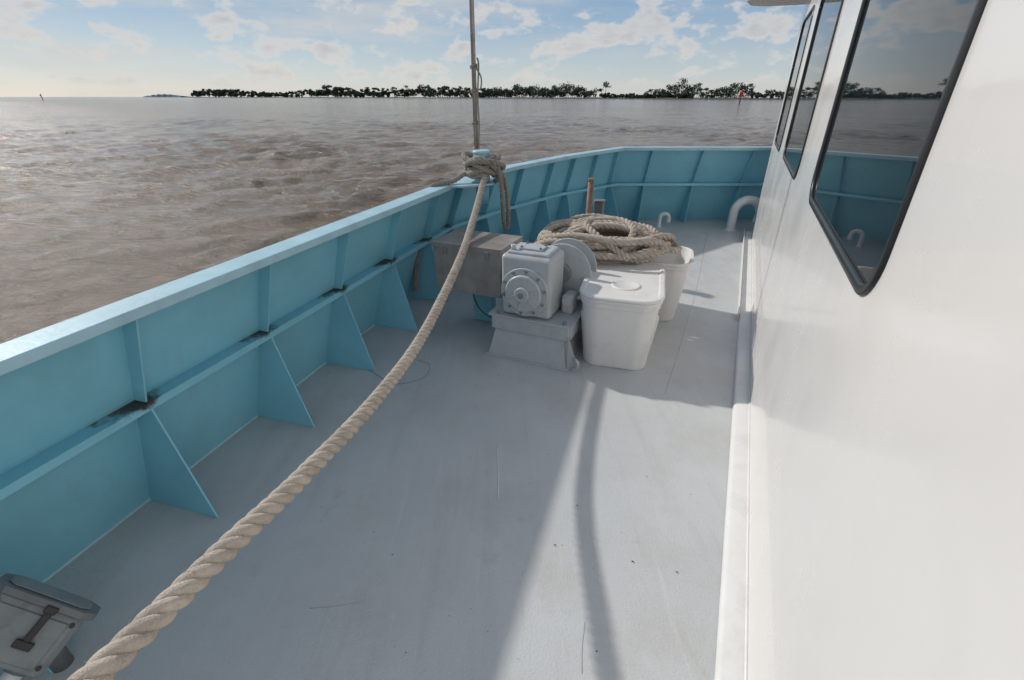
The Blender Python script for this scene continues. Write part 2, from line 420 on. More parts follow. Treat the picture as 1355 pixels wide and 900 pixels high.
mr_=empty('mooring_rope')
main=[(-.80,.05,.93),(-.728,.464,.85),(-.672,.758,.805),(-.62,1.04,.755),(-.54,1.564,.68),(-.462,2.22,.645),(-.361,3.22,.745),(-.30,3.95,.91),(-.25,4.38,1.09),(-.20,4.50,1.20)]
rope('taut_line',main,.028,M_rope,mr_,pitch=.130,seg=12,step=.0065)
vs=[];fs=[]
mp_=resample(main,.02); fr_=random.Random(5)
for k in range(420):
    i=fr_.randrange(2,len(mp_)-2); p=mp_[i]; t=(mp_[i+1]-mp_[i-1]).normalized()
    a=V((fr_.gauss(0,1),fr_.gauss(0,1),fr_.gauss(0,1))); a=(a-t*a.dot(t)).normalized()
    q0=p+a*.025; q1=q0+(a*.5+t*fr_.choice((-1,1)))*fr_.uniform(.006,.014); q2=q1+(a*.8+t*fr_.uniform(-1,1))*.006
    tube_geo([q0,q1,q2],.00045,3,vs,fs,caps=False)
mesh('loose_fibres',vs,fs,M_rope,mr_)
vs=[];fs=[]
def loop(c,r,z,tilt,ta,ecc=1,n=26,turns=1,ph=0,rise=0):
    out=[]
    for k in range(int(n*turns)+1):
        a=ph+2*math.pi*k/n
        x=r*math.cos(a)*ecc; y=r*math.sin(a)
        zz=z+tilt*math.cos(a-ta)+rise*k/n
        out.append(V((c.x+x,c.y+y,zz)))
    return out
rope_geo(loop(bc,.108,1.10,.02,1,turns=3,rise=.055),.027,vs,fs)
rope_geo(loop(bc,.122,1.20,.07,0.4,ecc=1.25,turns=1.6,ph=1),.026,vs,fs)
rope_geo(loop(bc,.13,1.21,.075,2.9,ecc=1.2,turns=1.5,ph=3),.026,vs,fs)
rope_geo(loop(bc+V((.03,-.02,0)),.15,1.20,.05,4.5,ecc=1.1,turns=1.2,ph=0),.026,vs,fs)
rope_geo([(-.40,4.46,1.22),(-.30,4.37,1.27),(-.18,4.38,1.22),(-.12,4.46,1.12),(-.16,4.53,1.05)],.026,vs,fs)
rope_geo([(-.22,4.40,1.24),(-.14,4.41,1.22),(-.10,4.42,1.08),(-.085,4.43,.85),(-.075,4.44,.70),(-.055,4.45,.63),(-.035,4.46,.70),(-.04,4.47,.90),(-.07,4.48,1.08),(-.14,4.50,1.20)],.021,vs,fs)
rope_geo([(-.34,4.50,1.14),(-.43,4.44,1.13),(-.52,4.36,1.085),(-.64,4.27,1.075),(-.71,4.23,1.04),(-.76,4.22,.90),(-.86,4.2,.5),(-.93,4.2,.1)],.022,vs,fs)
mesh('bollard_turns',vs,fs,M_rope2,mr_,smooth=True)

pole=empty('flag_staff')
pb=V((-.335,4.74,1.05))
cyl('staff',pb,pb+V((0.0,0,4.2)),.021,M_steel,pole,n=20,r2=.017)
cyl('socket',pb,pb+V((0,0,.32)),.03,M_rust,pole,n=20)
vs=[];fs=[]
rope_geo([(-.32,4.71,1.30),(-.30,4.70,1.5),(-.305,4.70,1.75),(-.29,4.70,1.98),(-.30,4.705,2.05)],.008,vs,fs,seg=6)
for z in (1.35,1.52,1.78,1.97): rope_geo(loop(V((-.335,4.74,0)),.028,z,.006,1,n=14,turns=2,rise=.014),.007,vs,fs,seg=6)
rope_geo([(-.31,4.71,1.97),(-.27,4.69,1.9),(-.275,4.69,1.82),(-.31,4.71,1.8)],.007,vs,fs,seg=6)
mesh('lashing',vs,fs,M_rope2,pole,smooth=True)

# ---------------------------------------------------------------- winch
F=Frame((.10,3.03,0),23.5)
win=empty('anchor_winch')
box('pedestal_skirt',F,(0,.26,.105),(.62,.52,.21),M_grey,win,bevel=.006,top=(.86,.80))
box('foot_flange',F,(0,.26,.006),(.66,.56,.012),M_grey,win,bevel=.003)
box('bed_channel_front',F,(.01,.06,.265),(.60,.05,.11),M_grey,win,bevel=.006)
box('bed_channel_side',F,(.295,.30,.265),(.05,.46,.11),M_grey,win,bevel=.006)
box('bed_channel_side_b',F,(-.275,.30,.265),(.05,.46,.11),M_grey,win,bevel=.006)
box('bed_top',F,(.01,.28,.325),(.64,.52,.014),M_grey,win,bevel=.003)
vs=[F(.31,.02,.0),F(.40,.02,.0),F(.315,.02,.24)]; vs+=[v+F.m@V((0,.012,0)) for v in vs]
mesh('side_gusset',vs,[(0,1,2),(5,4,3),(0,3,4,1),(1,4,5,2),(2,5,3,0)],M_grey,win)
box('gear_housing',F,(-.03,.20,.56),(.38,.30,.45),M_grey,win,bevel=.035,seg=4)
box('housing_cap',F,(-.03,.20,.79),(.30,.24,.03),M_grey,win,bevel=.01)
box('inspection_plate',F,(-.03,.20,.812),(.17,.13,.014),M_grey,win,bevel=.004)
for sx in (-.07,.07):
    for sy in (-.05,.05): cyl('plate_bolt',F(-.03+sx,.20+sy,.818),F(-.03+sx,.20+sy,.828),.010,M_greyd,win,n=6)
cyl('round_cover_flange',F(-.03,.055,.53),F(-.03,.025,.53),.178,M_grey,win,n=48,bevel=.006)
cyl('round_cover_dome',F(-.03,.03,.53),F(-.03,-.005,.53),.135,M_grey,win,n=48,bevel=.014)
cyl('round_cover_hub',F(-.03,-.0,.53),F(-.03,-.03,.53),.055,M_grey,win,n=32,bevel=.008)
cyl('hub_plug',F(-.03,-.028,.53),F(-.03,-.04,.53),.022,M_greym,win,n=6)
for k in range(10):
    a=2*math.pi*k/10+.2
    cyl('cover_bolt',F(-.03+.157*math.cos(a),.03,.53+.157*math.sin(a)),F(-.03+.157*math.cos(a),.012,.53+.157*math.sin(a)),.011,M_greym,win,n=6)
for k in range(6):
    a=k*math.pi/3+.3
    fr=Frame(F(-.03+.095*math.cos(a),-.006,.53+.095*math.sin(a)),23.5,Matrix.Rotation(-a,3,'Y'))
    box('cover_web',fr,(0,0,0),(.07,.014,.012),M_grey,win,bevel=.003)
cyl('lifting_eye',F(-.15,.12,.79),F(-.15,.12,.84),.018,M_grey,win,n=12)
for nm_,y0,y1,r in (('drum_flange_front',.40,.42,.215),('drum_core',.42,.56,.13),('drum_flange_back',.56,.58,.215)):
    cyl(nm_,F(.13,y0,.585),F(.13,y1,.585),r,M_grey,win,n=56,bevel=.004)
cyl('drum_hub',F(.13,.36,.585),F(.13,.41,.585),.07,M_greym,win,n=28,bevel=.006)
box('bearing_block',F,(.225,.30,.40),(.09,.14,.15),M_grey,win,bevel=.025,seg=4)
cyl('bearing_cap',F(.225,.22,.43),F(.225,.27,.43),.038,M_grey,win,n=24,bevel=.006)
cyl('motor_body',F(-.06,.34,.56),F(-.06,.72,.56),.13,M_grey,win,n=36,bevel=.02)
box('motor_foot',F,(-.06,.5,.37),(.22,.2,.1),M_grey,win,bevel=.01)
for x in (-.24,.27):
    cyl('anchor_bolt',F(x,.05,.33),F(x,.05,.352),.013,M_greym,win,n=6)
for x in (-.2,.0,.2):
    cyl('channel_bolt',F(x,.036,.265),F(x,.028,.265),.010,M_grey,win,n=6)
tube('base_eye',[F(.36,.0,.02),F(.40,-.02,.05),F(.40,-.02,.10),F(.36,0,.10)],.012,M_grey,win,seg=8)

# ---------------------------------------------------------------- steel control box
cb=empty('electrical_box')
FB=Frame((-.084,3.35,.365),23.5)
box('cabinet',FB,(-.29,.2,.19),(.575,.395,.375),M_steel,cb,bevel=.006)
box('lid',FB,(-.29,.2,.386),(.60,.42,.014),M_steel,cb,bevel=.003)
box('lid_lip_front',FB,(-.29,-.006,.368),(.60,.006,.03),M_steel,cb,bevel=.001)
box('lid_lip_side',FB,(.0035,.2,.368),(.006,.42,.03),M_steel,cb,bevel=.001)
for x in (-.47,-.11): box('clasp',FB,(x,-.012,.335),(.03,.012,.06),M_greym,cb,bevel=.003)
box('pedestal',FB,(-.31,.33,-.18),(.18,.08,.365),M_blue,cb,bevel=.006)
tube('conduit',[FB(-.36,.2,.0),FB(-.34,.18,-.08),FB(-.25,.12,-.17),FB(-.1,.06,-.20),FB(0.04,.06,-.16)],.005,M_cable,cb,seg=8)

# ---------------------------------------------------------------- totes
def tote(name,origin,yaw,w,l,h,lid=True,open_=False):
    e=empty(name); T=Frame(origin,yaw)
    def rr(w_,l_,r,n=7):
        pts=[]
        for cx,cy,a0 in ((w_/2-r,-l_/2+r,-90),(w_/2-r,l_/2-r,0),(-w_/2+r,l_/2-r,90),(-w_/2+r,-l_/2+r,180)):
            for k in range(n+1):
                a=math.radians(a0+90*k/n); pts.append((cx+r*math.cos(a),cy+r*math.sin(a)))
        return pts
    def loft(nm_,rings,mat,capb=True,capt=True):
        vs=[];fs=[]
        for (w_,l_,r,z,ox) in rings:
            for x,y in rr(w_,l_,r): vs.append(T(x,y+ox,z))
        n=32
        for a in range(len(rings)-1):
            for q in range(n): fs.append((a*n+q,a*n+(q+1)%n,(a+1)*n+(q+1)%n,(a+1)*n+q))
        if capb: fs.append(tuple(range(n))[::-1])
        if capt: fs.append(tuple(range((len(rings)-1)*n,len(rings)*n)))
        ob=mesh(nm_,vs,fs,mat,e,smooth=True)
        md=ob.modifiers.new('b','BEVEL'); md.width=.004; md.segments=2; md.limit_method='ANGLE'; md.angle_limit=math.radians(30)
        ob.modifiers.new('w','WEIGHTED_NORMAL')
        return ob
    rim=[(w*.80,l*.80,.10,.0,0),(w*.82,l*.82,.11,.02,0),(w*.92,l*.93,.13,h*.72,0),(w*.935,l*.945,.135,h*.86,0),(w*.965,l*.97,.14,h*.865,0),(w*.97,l*.975,.14,h*.93,0),(w,l,.15,h*.935,0),(w,l,.15,h*.975,0)]
    if lid:
        loft('tub',rim,M_tote)
        loft('lid',[(w*.99,l*.99,.15,h*.977,0),(w*1.02,l*1.015,.155,h*.98,0),(w*1.025,l*1.02,.155,h*1.0,0),(w*1.0,l*1.0,.15,h*1.02,0),(w*.90,l*.92,.13,h*1.022,0),(w*.88,l*.90,.12,h*1.008,0)],M_tote)
        c=T(.02,-l*.16,h*1.010); vs=[];fs=[]
        prof=[(.105,.0),(.098,.007),(.088,.007),(.078,.001),(.0,.001)]
        n=32
        for r,z in prof:
            for k in range(n):
                a=2*math.pi*k/n; vs.append(c+V((r*math.cos(a),r*math.sin(a),z)))
        for a in range(len(prof)-1):
            for q in range(n): fs.append((a*n+q,a*n+(q+1)%n,(a+1)*n+(q+1)%n,(a+1)*n+q))
        mesh('lid_ring',vs,fs,M_tote,e,smooth=True)
    else:
        ins=[(w*.93,l*.94,.12,h*.975,0),(w*.88,l*.88,.11,h*.6,0),(w*.76,l*.76,.09,.03,0)]
        loft('tub',rim+ins,M_tote)
    for sx in (-1,1):
        for yy in (-.22*l,.22*l):
            x=sx*w*.44
            box('side_flute',Frame(T(x,yy,h*.42),yaw,Matrix.Rotation(sx*math.radians(7),3,'Y')),(0,0,0),(.02,.10,h*.5),M_tote,e,bevel=.009,seg=3)
        box('handle',T,(sx*w*.505,0,h*.86),(.03,.16,.035),M_tote,e,bevel=.008)
    return e
tote('storage_tote',(.825,3.26,0),16.5,.56,.84,.56)
tote('storage_tote',(1.12,4.04,0),-72,.58,.92,.555,lid=False)

# rope coil
coil=empty('rope_coil')
vs=[];fs=[]
R=.0275
cc=V((.76,3.88,0))
for k in range(12):
    rx=random.uniform(.34,.57); ry=random.uniform(.20,.33); z=.60+.014*k
    c=cc+V((random.uniform(-.06,.06),random.uniform(-.03,.03),0)); rot=random.uniform(-.35,.15); ph=random.random()*6.28
    pts=[]
    for q in range(27):
        a=ph+2*math.pi*q/24
        w=1+.09*math.sin(2*a+k)+.06*math.sin(3*a+2*k)
        x=rx*w*math.cos(a); y=ry*w*math.sin(a)
        pts.append(V((c.x+x*math.cos(rot)-y*math.sin(rot),c.y+x*math.sin(rot)+y*math.cos(rot),z+.025*math.sin(2*a+ph)+.014*math.sin(5*a+k)-.03*max(0,(abs(x)-.4)/.1))))
    rope_geo(pts,R,vs,fs,seg=7,phase=ph)
for k in range(6):
    a0=random.uniform(-.5,.5); 
    pts=[cc+V((-.48+.05*k,-.12+.06*k,.66)),cc+V((-.22,-.10+.05*k+a0*.1,.78)),cc+V((.05,.02+.05*k-a0*.2,.81)),cc+V((.30,-.12+.06*k,.76)),cc+V((.50,-.10+.05*k,.66))]
    rope_geo(pts,R,vs,fs,seg=7)
rope_geo([cc+V((-.50,0,.66)),cc+V((-.45,-.22,.65)),cc+V((-.2,-.32,.66)),cc+V((.1,-.33,.64)),cc+V((.40,-.28,.66)),cc+V((.52,-.1,.68)),cc+V((.45,.1,.72)),cc+V((.2,.15,.8))],R,vs,fs,seg=7)
rope_geo([cc+V((.1,-.30,.66)),cc+V((.22,-.12,.80)),cc+V((.15,.08,.83)),cc+V((-.05,.12,.82)),cc+V((-.15,-.05,.82)),cc+V((-.05,-.25,.75)),cc+V((.15,-.36,.63))],R,vs,fs,seg=7)
mesh('coiled_line',vs,fs,M_rope,coil,smooth=True)

rp=empty('rusty_pipe_post')
cyl('pipe',(.745,4.62,0),(.745,4.62,1.05),.027,M_rust,rp,n=20)
cyl('pipe_cap',(.745,4.62,1.04),(.745,4.62,1.07),.031,M_rust,rp,n=20,bevel=.004)
cyl('foot',(.745,4.62,0),(.745,4.62,.015),.08,M_rust,rp,n=24)
sv=empty('grey_valve_post')
cyl('stem',(.90,4.95,0),(.90,4.95,.62),.04,M_greyd,sv,n=20)
box('head',Frame((.90,4.95,.70),20),(0,0,0),(.10,.10,.20),M_greyd,sv,bevel=.015)
cyl('handwheel',(.90,4.93,.80),(.90,4.93,.812),.06,M_greyd,sv,n=24)

def gooseneck(parent,base,r,h,span,ang,drop):
    d=V((math.cos(ang),math.sin(ang),0)); b=V(base); pts=[b,b+V((0,0,h-span/2))]
    for k in range(1,9):
        a=math.pi*k/8; pts.append(b+V((0,0,h-span/2))+d*(span/2*(1-math.cos(a)))+V((0,0,span/2*math.sin(a))))
    pts.append(pts[-1]-V((0,0,drop)))
    tube('pipe',pts,r,M_pipe,parent,seg=20,step=.02)
    e=pts[-1]; cyl('mouth',e+V((0,0,.03)),e-V((0,0,.03)),r*1.15,M_pipe,parent,n=24,bevel=.004)
    cyl('base_flange',b,b+V((0,0,.02)),r*1.5,M_pipe,parent,n=24,bevel=.003)
vp=empty('gooseneck_vent')
gooseneck(vp,(3.22,6.90,0),.060,.44,.36,-.1,.10)
vp2=empty('gooseneck_vent')
gooseneck(vp2,(2.22,7.10,0),.028,.20,.13,-.1,.03)

# ---------------------------------------------------------------- deck junction box (tilted back on a stub pipe)
jb=empty('deck_junction_box')
jo=V((-1.52,.885,.28))
nf=V((.647,-.366,.67)); Rr=V((1,0,0)); Uu=V((0,.46,.888))
u=(Rr*.62+Uu*.78); u=(u-nf*u.dot(nf)).normalized()
nf2=(nf-u*.30).normalized(); u2=(u-nf2*u.dot(nf2)).normalized()
yv=-nf2; xv=yv.cross(u2).normalized()
J=Frame(jo,0); J.m=Matrix((xv,yv,u2)).transposed()
def octbox(nm_,cx,cy,w,l,z0,z1,ch,mat):
    pts=[(-w+ch,-l),(w-ch,-l),(w,-l+ch),(w,l-ch),(w-ch,l),(-w+ch,l),(-w,l-ch),(-w,-l+ch)]
    vs=[J(cx+x,cy+y,z0) for x,y in pts]+[J(cx+x,cy+y,z1) for x,y in pts]; k=8
    mesh(nm_,vs,[tuple(range(k)),tuple(range(2*k-1,k-1,-1))]+[(a,(a+1)%k,k+(a+1)%k,k+a) for a in range(k)],mat,jb,bevel=.004)
octbox('body',0,0,.125,.065,-.085,.080,.018,M_greym)
octbox('lid',0,-.004,.145,.080,.082,.104,.035,M_greyd)
octbox('lid_pad',0,-.004,.118,.056,.105,.110,.022,M_greym)
box('front_plate',J,(0,-.068,-.005),(.19,.006,.13),M_greym,jb,bevel=.003)
box('latch_strap',J,(.03,-.078,.035),(.020,.012,.11),M_dark,jb,bevel=.003)
box('latch_catch',J,(.03,-.081,-.016),(.05,.014,.022),M_dark,jb,bevel=.003)
box('latch_hook',J,(.03,-.086,.084),(.034,.016,.02),M_dark,jb,bevel=.003)
for x in (-.105,.105):
    for z in (-.06,.06): cyl('screw',J(x,-.064,z),J(x,-.072,z),.007,M_dark,jb,n=8)
cyl('nozzle',J(.06,-.01,-.08),J(.06,-.02,-.145),.026,M_pipe,jb,n=20,bevel=.003)
cyl('nozzle_nut',J(.06,-.012,-.085),J(.06,-.014,-.102),.034,M_greyd,jb,n=6)
cyl('pedestal_pipe',(-1.56,.93,0),(-1.56,.93,.24),.03,M_greyd,jb,n=20)

tube('wire_loop',[(-1.03,2.90,.004),(-.80,2.72,.004),(-.62,2.80,.004),(-.60,2.95,.02),(-.72,3.05,.004)],.0016,M_wire,None,seg=6,step=.02)
vs=[];fs=[]
for k in range(60):
    x=random.uniform(-1.0,.8); y=random.uniform(.9,4.5)
    s=random.uniform(.002,.006); b0=len(vs)
    for q in range(5):
        a=q*1.256+random.uniform(-.3,.3); vs.append(V((x+s*math.cos(a),y+s*math.sin(a)*.7,.0045)))
    fs.append(tuple(range(b0,b0+5)))
mesh('paint_chips',vs,fs,M_dark,None)

# ---------------------------------------------------------------- water
ZW=-1.25
th=np.concatenate([np.linspace(-85,62,760),np.linspace(62,275,140)[1:-1]]); th=np.radians(th)
nr=700; rad=1.5*np.exp(np.linspace(0,math.log(10000),nr))
TH,RR=np.meshgrid(th,rad); X=RR*np.sin(TH); Y=RR*np.cos(TH); Z=np.zeros_like(X)
sp=RR*(math.log(10000)/nr)
rng=np.random.RandomState(3)
wd=math.radians(118)
# slow domain warp keeps crests short and irregular
Xw=X+.35*np.sin(.9*Y+.4*X)+.22*np.sin(2.1*X-1.3*Y+1); Yw=Y+.35*np.sin(.8*X-.5*Y+2)+.2*np.sin(1.9*Y+1.6*X)
gust=.75+.35*np.sin(.11*X+.07*Y+1)*np.sin(.05*X-.13*Y)+.2*np.sin(.31*X+.2*Y)
for k in range(130):
    lam=float(np.exp(rng.uniform(math.log(.26),math.log(3.4))))
    a=wd+rng.normal(0,.50); kk=2*math.pi/lam
    amp=.0088*lam**.9*rng.uniform(.5,1.2)
    ph=rng.uniform(0,6.28)
    w=np.clip(lam/(sp*2.2)-.6,0,1)
    ar=kk*(Xw*math.cos(a)+Yw*math.sin(a))+ph
    Z+=gust*amp*w*(np.sin(ar)-.30*np.cos(2*ar))
Z+=ZW
nt_=len(th); co=np.stack([X,Y,Z],-1).reshape(-1,3)
i,j=np.meshgrid(np.arange(nr-1),np.arange(nt_),indexing='ij'); j2=(j+1)%nt_
F4=np.stack([i*nt_+j,i*nt_+j2,(i+1)*nt_+j2,(i+1)*nt_+j],-1).reshape(-1,4)
me=bpy.data.meshes.new('water'); me.vertices.add(len(co)); me.vertices.foreach_set('co',co.astype(np.float32).ravel())
me.loops.add(F4.size); me.loops.foreach_set('vertex_index',F4.astype(np.int32).ravel())
me.polygons.add(len(F4)); me.polygons.foreach_set('loop_start',(np.arange(len(F4))*4).astype(np.int32))
me.polygons.foreach_set('use_smooth',np.ones(len(F4),dtype=bool)); me.update(calc_edges=True); me.validate()
wat=bpy.data.objects.new('water',me); COL.objects.link(wat)
mw=bpy.data.materials.new('muddy_water'); mw.use_nodes=True; nt,N,L=nm(mw); b=N['Principled BSDF']
b.inputs['Roughness'].default_value=.12; b.inputs['IOR'].default_value=1.33; b.inputs['Specular IOR Level'].default_value=.45
geo=N.new('ShaderNodeNewGeometry')
mp=N.new('ShaderNodeMapping'); mp.inputs['Rotation'].default_value=(0,0,math.radians(-26)); mp.inputs['Scale'].default_value=(1,2.2,1); L.new(geo.outputs['Position'],mp.inputs['Vector'])
def nz(scale,det,rough=.6,src=mp.outputs['Vector']):
    n=N.new('ShaderNodeTexNoise'); n.inputs['Scale'].default_value=scale; n.inputs['Detail'].default_value=det; n.inputs['Roughness'].default_value=rough; L.new(src,n.inputs['Vector']); return n.outputs['Fac']
b1=N.new('ShaderNodeBump'); b1.inputs['Strength'].default_value=1; b1.inputs['Distance'].default_value=.085; L.new(nz(3.0,8,.66),b1.inputs['Height'])
b2=N.new('ShaderNodeBump'); b2.inputs['Strength'].default_value=1; b2.inputs['Distance'].default_value=.42; L.new(nz(.45,5,.60),b2.inputs['Height']); L.new(b1.outputs['Normal'],b2.inputs['Normal'])
L.new(b2.outputs['Normal'],b.inputs['Normal'])
pn=nz(.05,4,.5,geo.outputs['Position'])
mr=N.new('ShaderNodeMapRange'); mr.inputs['From Min'].default_value=.35; mr.inputs['From Max'].default_value=.65; L.new(pn,mr.inputs['Value'])
mx=N.new('ShaderNodeMix'); mx.data_type='RGBA'; mx.inputs['A'].default_value=(.20,.150,.105,1); mx.inputs['B'].default_value=(.26,.20,.143,1); L.new(mr.outputs['Result'],mx.inputs['Factor']); L.new(mx.outputs['Result'],b.inputs['Base Color'])
me.materials.append(mw)

# ---------------------------------------------------------------- far shore
def shoreY(a):
    t=(a+420)/780
    return 1500*(1-t)**1.6+560
land_m=mat_basic('marsh_grass',(.065,.075,.045),.9,var=.3,vscale=.05)
vs=[];fs=[]
As=list(range(-430,620,10))
for a in As:
    y=shoreY(max(a,-420)) if a<360 else shoreY(360)
    h=1.2+.5*math.sin(a*.07)+.4*math.sin(a*.19)
    for (k,z) in ((1.0,ZW-.1),(1.004,ZW+.5),(1.03,ZW+h),(1.6,ZW+h)):
        vs.append(V((a/700*y*k,y*k,z)))
for q in range(len(As)-1):
    for k in range(3): fs.append((q*4+k,q*4+k+1,(q+1)*4+k+1,(q+1)*4+k))
mesh('far_shore',vs,fs,land_m,None,smooth=True)
M_fol=bpy.data.materials.new('distant_foliage'); M_fol.use_nodes=True
nt,N,L=nm(M_fol); b=N['Principled BSDF']; b.inputs['Roughness'].default_value=.9; b.inputs['Specular IOR Level'].default_value=.1
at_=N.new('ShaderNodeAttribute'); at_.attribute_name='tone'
cr=N.new('ShaderNodeValToRGB'); cr.color_ramp.elements[0].color=(.045,.058,.043,1); cr.color_ramp.elements[1].color=(.12,.15,.10,1)  # both foliage tones lifted a little, putting distance haze into the colour
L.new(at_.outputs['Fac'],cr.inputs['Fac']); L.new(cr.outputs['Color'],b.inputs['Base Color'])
vs=[];fs=[];tone=[]
rnd=random.Random(11)
def leafquad(p,s,t):
    n=V((rnd.gauss(0,1),rnd.gauss(0,1),rnd.gauss(0,1))).normalized(); a=n.orthogonal().normalized(); bb=n.cross(a); q=len(vs)
    for sx,sy in ((-1,-1),(1,-.7),(.8,1),(-.9,.8)): vs.append(p+a*sx*s+bb*sy*s)
    fs.append((q,q+1,q+2,q+3)); tone.append(t)
def clump(c,rx,rz,n,s):
    for _ in range(n):
        u=V((rnd.gauss(0,1),rnd.gauss(0,1),rnd.gauss(0,1))).normalized()*rnd.random()**.45
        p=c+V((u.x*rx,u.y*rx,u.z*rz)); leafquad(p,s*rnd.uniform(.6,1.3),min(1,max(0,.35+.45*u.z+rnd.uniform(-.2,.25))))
def trunk(p,h,r,lean=0):
    q=len(vs)
    for z,rr in ((0,r),(h,r*.45)):
        for k in range(5):
            a=k*1.2566; vs.append(p+V((rr*math.cos(a)+lean*z/h,rr*math.sin(a),z)))
    for k in range(5): fs.append((q+k,q+(k+1)%5,q+5+(k+1)%5,q+5+k)); tone.append(0)
def tree(a,hpx,kind,back=1.03):
    hpx*=1.15
    y=shoreY(min(a,360))*back*rnd.uniform(1.0,1.05); x=a/700*y; h=hpx*y/700; p=V((x,y,ZW+.8)); s=y/700
    if kind=='pine':
        trunk(p,h*.95,.25,rnd.uniform(-.06,.06)*h)
        w=rnd.uniform(.22,.36)*h
        for k in range(rnd.randint(3,5)):
            clump(p+V((rnd.uniform(-.6,.6)*w,rnd.uniform(-.5,.5)*w,h*rnd.uniform(.72,1))),w*.7,h*.10,26,.55*s)
    else:
        trunk(p,h*.7,.35)
        for k in range(rnd.randint(5,8)):
            w=h*rnd.uniform(.2,.34); clump(p+V((rnd.uniform(-.36,.36)*h,rnd.uniform(-.3,.3)*h,h*rnd.uniform(.2,.86))),w,w*.7,30,.6*s)
for a in np.arange(-420,-30,2.2):
    e=5+1.8*math.sin(a*.045)+rnd.uniform(-.8,.8)
    if a>-190: e+=1.6
    tree(float(a),max(3.5,e+1.5),rnd.choice(['pine','bush','bush']))
    if a>-250 and rnd.random()<.3: tree(float(a),e+4.5,'pine')
for a in np.arange(-35,110,2.5):
    e=11.5+2.5*math.sin(a*.11)+rnd.uniform(-3,2.5); tree(float(a),e,'bush')
for a in (116,123,124,178,186,190): tree(a,16 if a in (123,124) else 10,'pine' if a<130 else 'bush')
for a in np.arange(118,240,2.6): tree(float(a),rnd.uniform(3.6,6.0),'bush')
for a in np.arange(196,318,3.0): 
    e=14.0+3*math.sin(a*.09)+rnd.uniform(-4,3); tree(float(a),e,rnd.choice(['bush','bush','pine']))
for a in np.arange(318,600,4.0):
    e=6+2*math.sin(a*.06)+rnd.uniform(-1,2); tree(float(a),e,'bush')
me=bpy.data.meshes.new('distant_tree_line'); me.from_pydata([tuple(v) for v in vs],[],fs); 
at2=me.attributes.new('tone','FLOAT','FACE'); at2.data.foreach_set('value',tone)
me.materials.append(M_fol); o=bpy.data.objects.new('distant_tree_line',me); COL.objects.link(o)
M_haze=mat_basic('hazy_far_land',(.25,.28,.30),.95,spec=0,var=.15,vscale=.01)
vs=[];fs=[]
for q in range(60):
    a=-490+q*.85; y=3000; x=a/700*y; h=(1.5+3.0*abs(math.sin(q*.35))*max(0,math.sin(q/59*math.pi)))*y/700*.9
    vs+=[V((x,y,ZW)),V((x,y+20,ZW+h)),V((x,y+200,ZW))]
for q in range(59):
    for k in range(2): fs.append((q*3+k,q*3+k+1,q*3+4+k,q*3+3+k))
mesh('far_islet',vs,fs,M_haze,None)

M_red=mat_basic('red_daymark',(.65,.05,.04),.6,var=.1)
M_wood=mat_basic('dark_pile',(.06,.05,.045),.8,var=.2)
cm=empty('channel_marker'); mpz=V((99.5,230,0))
cyl('pile',mpz+V((0,0,ZW-1)),mpz+V((0,0,4.2)),.22,M_wood,cm,n=12)
t=[V((-1.35,-.3,1.7)),V((1.35,-.3,1.7)),V((0,-.3,4.4))]; t2=[v+V((0,.06,0)) for v in t]
mesh('red_triangle',[mpz+v for v in t+t2],[(0,1,2),(5,4,3),(0,3,4,1),(1,4,5,2),(2,5,3,0)],M_red,cm)
cyl('lantern',mpz+V((0,0,4.2)),mpz+V((0,0,4.9)),.16,M_wood,cm,n=12)
cm2=empty('channel_marker'); q=V((-445,500,0))
cyl('pile',q+V((0,0,ZW-1)),q+V((0,0,4.0)),.3,M_wood,cm2,n=10)
box('daymark',W0,(-445,499.5,2.8),(1.4,.1,1.3),M_wood,cm2,bevel=.02)

# ---------------------------------------------------------------- light & sky
EL=math.radians(34); az=V((.86,-.51,0)).normalized()
Ld=V((az.x*math.cos(EL),az.y*math.cos(EL),-math.sin(EL)))
sd=bpy.data.lights.new('sun','SUN'); sd.energy=3.1; sd.angle=math.radians(1.3); sd.color=(1,.94,.86)
so_=bpy.data.objects.new('sun',sd); COL.objects.link(so_); so_.rotation_mode='QUATERNION'; so_.rotation_quaternion=Ld.to_track_quat('-Z','Y')
w=bpy.data.worlds.new('World'); scene.world=w; w.use_nodes=True; nt=w.node_tree; N=nt.nodes; L=nt.links
bg=N['Background']; sky=N.new('ShaderNodeTexSky'); sky.sky_type='NISHITA'; sky.sun_disc=False
sky.sun_elevation=EL; sky.sun_rotation=math.atan2(-az.x,-az.y); sky.air_density=1.0; sky.dust_density=.4; sky.ozone_density=1.5
bg.inputs['Strength'].default_value=.103
tc=N.new('ShaderNodeTexCoord')
sx=N.new('ShaderNodeSeparateXYZ'); L.new(tc.outputs['Generated'],sx.inputs['Vector'])
rmp=N.new('ShaderNodeValToRGB'); L.new(sx.outputs['Z'],rmp.inputs['Fac'])
els=rmp.color_ramp.elements
els[0].position=0; els[0].color=(.60,.61,.61,1); els[1].position=.9; els[1].color=(.20,.28,.42,1)
for p_,c_ in ((.04,(.48,.55,.61,1)),(.14,(.23,.37,.55,1)),(.4,(.26,.36,.50,1))):
    e=els.new(p_); e.color=c_
sc=N.new('ShaderNodeVectorMath'); sc.operation='SCALE'; sc.inputs['Scale'].default_value=10.0; L.new(rmp.outputs['Color'],sc.inputs[0])
m0=N.new('ShaderNodeMix'); m0.data_type='RGBA'; m0.inputs['Factor'].default_value=.78; L.new(sky.outputs['Color'],m0.inputs['A']); L.new(sc.outputs['Vector'],m0.inputs['B'])
